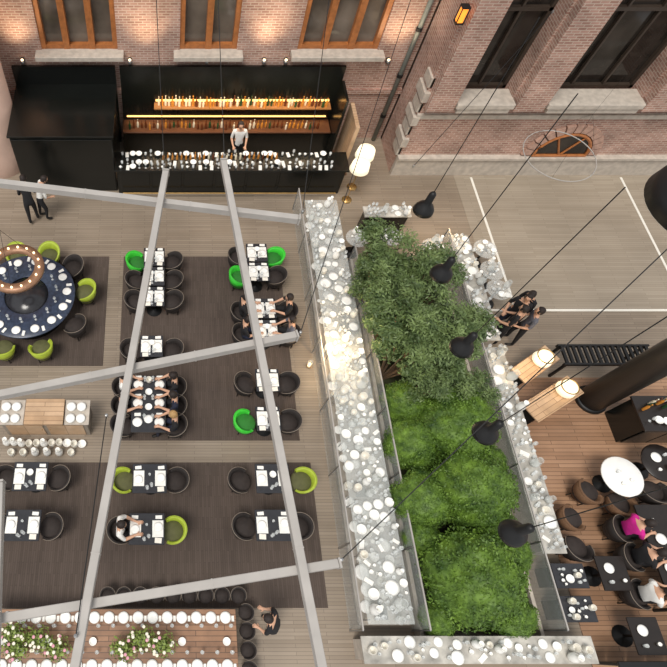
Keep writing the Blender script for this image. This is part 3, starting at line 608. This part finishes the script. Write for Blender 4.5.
# ---------------- people ----------------
def body(pose):
    J={};E=[]
    def j(n,p,r,reg): J[n]=(Vector(p),r,reg)
    if pose=='sit':
        j('pel',(0,0,.54),(.15,.12),'p'); j('spi',(0,-.02,.74),(.14,.1),'t'); j('che',(0,-.01,.95),(.17,.11),'t'); j('nec',(0,.02,1.1),(.06,.06),'s'); j('hb',(0,.04,1.18),(.055,.055),'s')
        hd=Vector((0,.06,1.27)); nod=.25
        for s,n in ((1,'r'),(-1,'l')):
            j('sh'+n,(s*.18,-.01,1.02),(.07,.07),'t'); j('el'+n,(s*.25,.1,.82),(.048,.048),'t'); j('wr'+n,(s*.15,.33,.8),(.03,.03),'s'); j('pa'+n,(s*.13,.4,.8),(.036,.018),'s')
            j('hi'+n,(s*.1,.03,.54),(.09,.09),'p'); j('kn'+n,(s*.13,.42,.53),(.07,.07),'p'); j('an'+n,(s*.13,.42,.1),(.042,.042),'p'); j('to'+n,(s*.14,.58,.05),(.045,.035),'f')
    else:
        b=.35 if pose=='bend' else 0
        def sp(x,y,z):
            q=Vector((x,y,z-.92)); q.rotate(Matrix.Rotation(-b,3,'X')); return (q.x,q.y,q.z+.92)
        j('pel',(0,0,.92),(.14,.11),'p'); j('spi',sp(0,0,1.12),(.13,.1),'t'); j('che',sp(0,0,1.33),(.16,.11),'t'); j('nec',sp(0,.01,1.49),(.058,.058),'s'); j('hb',sp(0,.02,1.56),(.055,.055),'s')
        hd=Vector(sp(0,.04,1.65)); nod=b
        for s,n in ((1,'r'),(-1,'l')):
            j('sh'+n,sp(s*.18,0,1.42),(.068,.068),'t'); j('el'+n,sp(s*.24,.0 if not b else .1,1.14),(.047,.047),'t')
            wy=.22; j('wr'+n,sp(s*.2,wy,1.02+b*.3),(.03,.03),'s'); j('pa'+n,sp(s*.18,wy+.08,1.02+b*.3),(.036,.018),'s')
            st=.08*s; j('hi'+n,(s*.1,0,.88),(.095,.095),'p'); j('kn'+n,(s*.11,st+.03,.48),(.065,.065),'p'); j('an'+n,(s*.12,st-.02,.09),(.04,.04),'p'); j('to'+n,(s*.13,st+.15,.04),(.045,.035),'f')
    E=[('pel','spi'),('spi','che'),('che','nec'),('nec','hb')]
    for n in 'rl':
        s=1 if n=='r' else -1
        E+=[('che','sh'+n),('sh'+n,'el'+n),('el'+n,'wr'+n),('wr'+n,'pa'+n),('pel','hi'+n),('hi'+n,'kn'+n),('kn'+n,'an'+n),('an'+n,'to'+n)]
        P=J['pa'+n][0]
        for k,(dx,l) in enumerate(((-.03,.07),(-.01,.085),(.012,.08),(.032,.06))):
            j('f%d'%k+n,P+Vector((dx,.03+l*.5,.004)),(.009,.009),'s'); j('g%d'%k+n,P+Vector((dx*1.15,.03+l,-.02)),(.008,.008),'s'); E+=[('pa'+n,'f%d'%k+n),('f%d'%k+n,'g%d'%k+n)]
        j('th'+n,P+Vector((-s*.045,-.01,-.005)),(.011,.011),'s'); j('ti'+n,P+Vector((-s*.06,.03,-.015)),(.009,.009),'s'); E+=[('pa'+n,'th'+n),('th'+n,'ti'+n)]
    names=list(J); me=bpy.data.meshes.new('sk'); me.from_pydata([J[n][0] for n in names],[(names.index(a),names.index(b)) for a,b in E],[])
    o=bpy.data.objects.new('sk',me); link(o); sk=o.modifiers.new('s','SKIN'); sk.use_smooth_shade=True
    for i,n in enumerate(names):
        v=me.skin_vertices[0].data[i]; v.radius=J[n][1]; v.use_root=(n=='pel')
    ss=o.modifiers.new('u','SUBSURF'); ss.levels=1
    bpy.context.view_layer.update(); dg=bpy.context.evaluated_depsgraph_get()
    out=bpy.data.meshes.new_from_object(o.evaluated_get(dg)); bpy.data.objects.remove(o)
    m=M(); V=[v.co.copy() for v in out.vertices]
    for p in out.polygons:
        c=p.center; best=None
        for a,b in E:
            A,B=J[a][0],J[b][0]; d=B-A; t=max(0,min(1,(c-A).dot(d)/d.length_squared)); ds=(c-(A+d*t)).length
            if best is None or ds<best[0]-1e-4: best=(ds,J[b][2] if b[0]!='s' else 't')
        m.mi.append({'t':0,'p':1,'s':2,'f':3}[best[1]]); m.f.append(tuple(p.vertices))
    m.v=[tuple(v) for v in V]; m.k=2
    h=M(); prof=[(0,-.115),(.045,-.105),(.062,-.07),(.075,-.02),(.08,.03),(.07,.08),(.04,.108),(0,.118)]
    h.lathe(prof,16,(0,0,0),1,1.2); h.add([(0,.095,.02),(-.014,.09,-.03),(.014,.09,-.03),(0,.122,-.025)],[(0,1,3),(0,3,2),(1,2,3)])
    for s in (-1,1): h.lathe([(0,-.03),(.012,-.02),(.016,.01),(0,.03)],6,(s*.08,-.005,0))
    h.lathe([(0,-.006),(.022,0),(0,.006)],8,(0,.09,-.06),1,.4)
    rot=Matrix.Rotation(-nod,3,'X')
    m.add([tuple(rot@Vector(v)+hd) for v in h.v],h.f)
    mesh=m.build('body',[CLB,CLB,SKIN,SHOE],True)
    hr=M(); hr.lathe([(.088,-.04),(.093,.02),(.084,.085),(.05,.125),(0,.135)],16,(0,-.018,0),1,1.12)
    hr.v=[v if not(v[1]>.06 and v[2]<.05) else (v[0]*.9,v[1]*.72,v[2]+.05) for v in hr.v]
    hair=M().add([tuple(rot@Vector(v)+hd) for v in hr.v],hr.f).build('hair',HAIRD,True)
    eyes=[]
    for s in (-1,1):
        ey=M().lathe([(0,-.009),(.01,0),(0,.009)],8,(s*.03,.088,.005)); eyes.append(M().add([tuple(rot@Vector(v)+hd) for v in ey.v],ey.f).build('eye',SHOE,True))
    return mesh,hair,eyes
BOD={p:body(p) for p in ('sit','stand','bend')}
def person(pose,x,y,rz,top,bot,hair,lab):
    b,h,e=BOD[pose]; bm=remat(b,[top,bot,SKIN,SHOE]); hm=remat(h,[hair])
    o=single('person',bm,(x,y,.05 if pose=='sit' else .015),lab,'person',rz=rz)
    for n,me in (('hair',hm),('eye',e[0]),('eye',e[1])):
        c=bpy.data.objects.new(n,me); c.parent=o; link(c)
Q=pi/2
person('sit',2.06,7.88,-Q,CLB,CLB,HAIRD,'person in black sweater seated at dining table')
person('sit',2.06,7.2,-Q,CLB,CLN,HAIRD,'person in black top seated leaning to table')
person('sit',3.3,7.88,Q,CLB,CLB,HAIRD,'person in black top seated at dining table')
person('sit',3.3,7.2,Q,CLG,CLB,HAIRD,'person in grey clothes seated at dining table')
person('sit',-1.1,5.62,-Q,CLW,CLB,HAIRD,'dark-haired person in white shirt seated at table')
person('sit',-1.1,5.12,-Q,CLB,CLB,HAIRD,'person in black top seated at crowded table')
person('sit',.2,5.62,Q,CLB,CLB,HAIRD,'person in black jacket seated at table')
person('sit',.2,5.12,Q,CLN,CLB,HAIRD,'person in navy top seated at crowded table')
person('sit',.2,4.62,Q,CLB,CLN,HAIRB,'fair-haired person in black seated at table')
person('sit',-1.03,2.12,-Q,CLW,CLB,HAIRD,'person in white shirt seated at table')
person('bend',-3.85,11.65,-1.2,CLW,CLB,HAIRD,'waiter in white shirt leaning forward beside bar')
person('bend',-4.15,11.5,.2,CLB,CLB,HAIRD,'person in black leaning close to waiter')
person('stand',2.3,13.95,pi,CLW,CLB,HAIRD,'bartender in white shirt behind bar counter')
person('stand',9.1,7.3,.8,CLB,CLB,HAIRD,'person in black standing by side table')
person('stand',9.32,7.68,2.4,CLB,CLN,HAIRD,'person in black suit standing talking')
person('bend',9.72,7.85,1.8,CLB,CLB,HAIRD,'person in black jacket leaning over')
person('stand',9.5,7.25,1.2,CLG,CLB,HAIRD,'person in grey standing close to group')
person('bend',2.25,.2,1.2,CLB,CLB,HAIRD,'person in black leaning beside plank table')
person('sit',10.4,2.15,-Q,CLM,CLB,HAIRD,'person in magenta top seated at shared table')
person('sit',10.25,.8,-Q,CLW,CLB,HAIRD,'person in white shirt seated at shared table')
person('sit',10.42,1.55,-Q,CLB,CLB,HAIRD,'person in black seated at shared table')
person('sit',12.4,1.9,Q,CLB,CLB,HAIRD,'person in black seated opposite at shared table')
# ---------------- lights ----------------
w=bpy.data.worlds.new('world'); bpy.context.scene.world=w; w.use_nodes=True
bg=w.node_tree.nodes['Background']; bg.inputs[0].default_value=(.96,.98,1,1); bg.inputs[1].default_value=.7
s=bpy.data.lights.new('sun','SUN'); s.energy=2.5; s.angle=.4; s.color=(1,.95,.88)
o=bpy.data.objects.new('sun',s); o.rotation_euler=(math.radians(20),math.radians(-16),0); link(o)
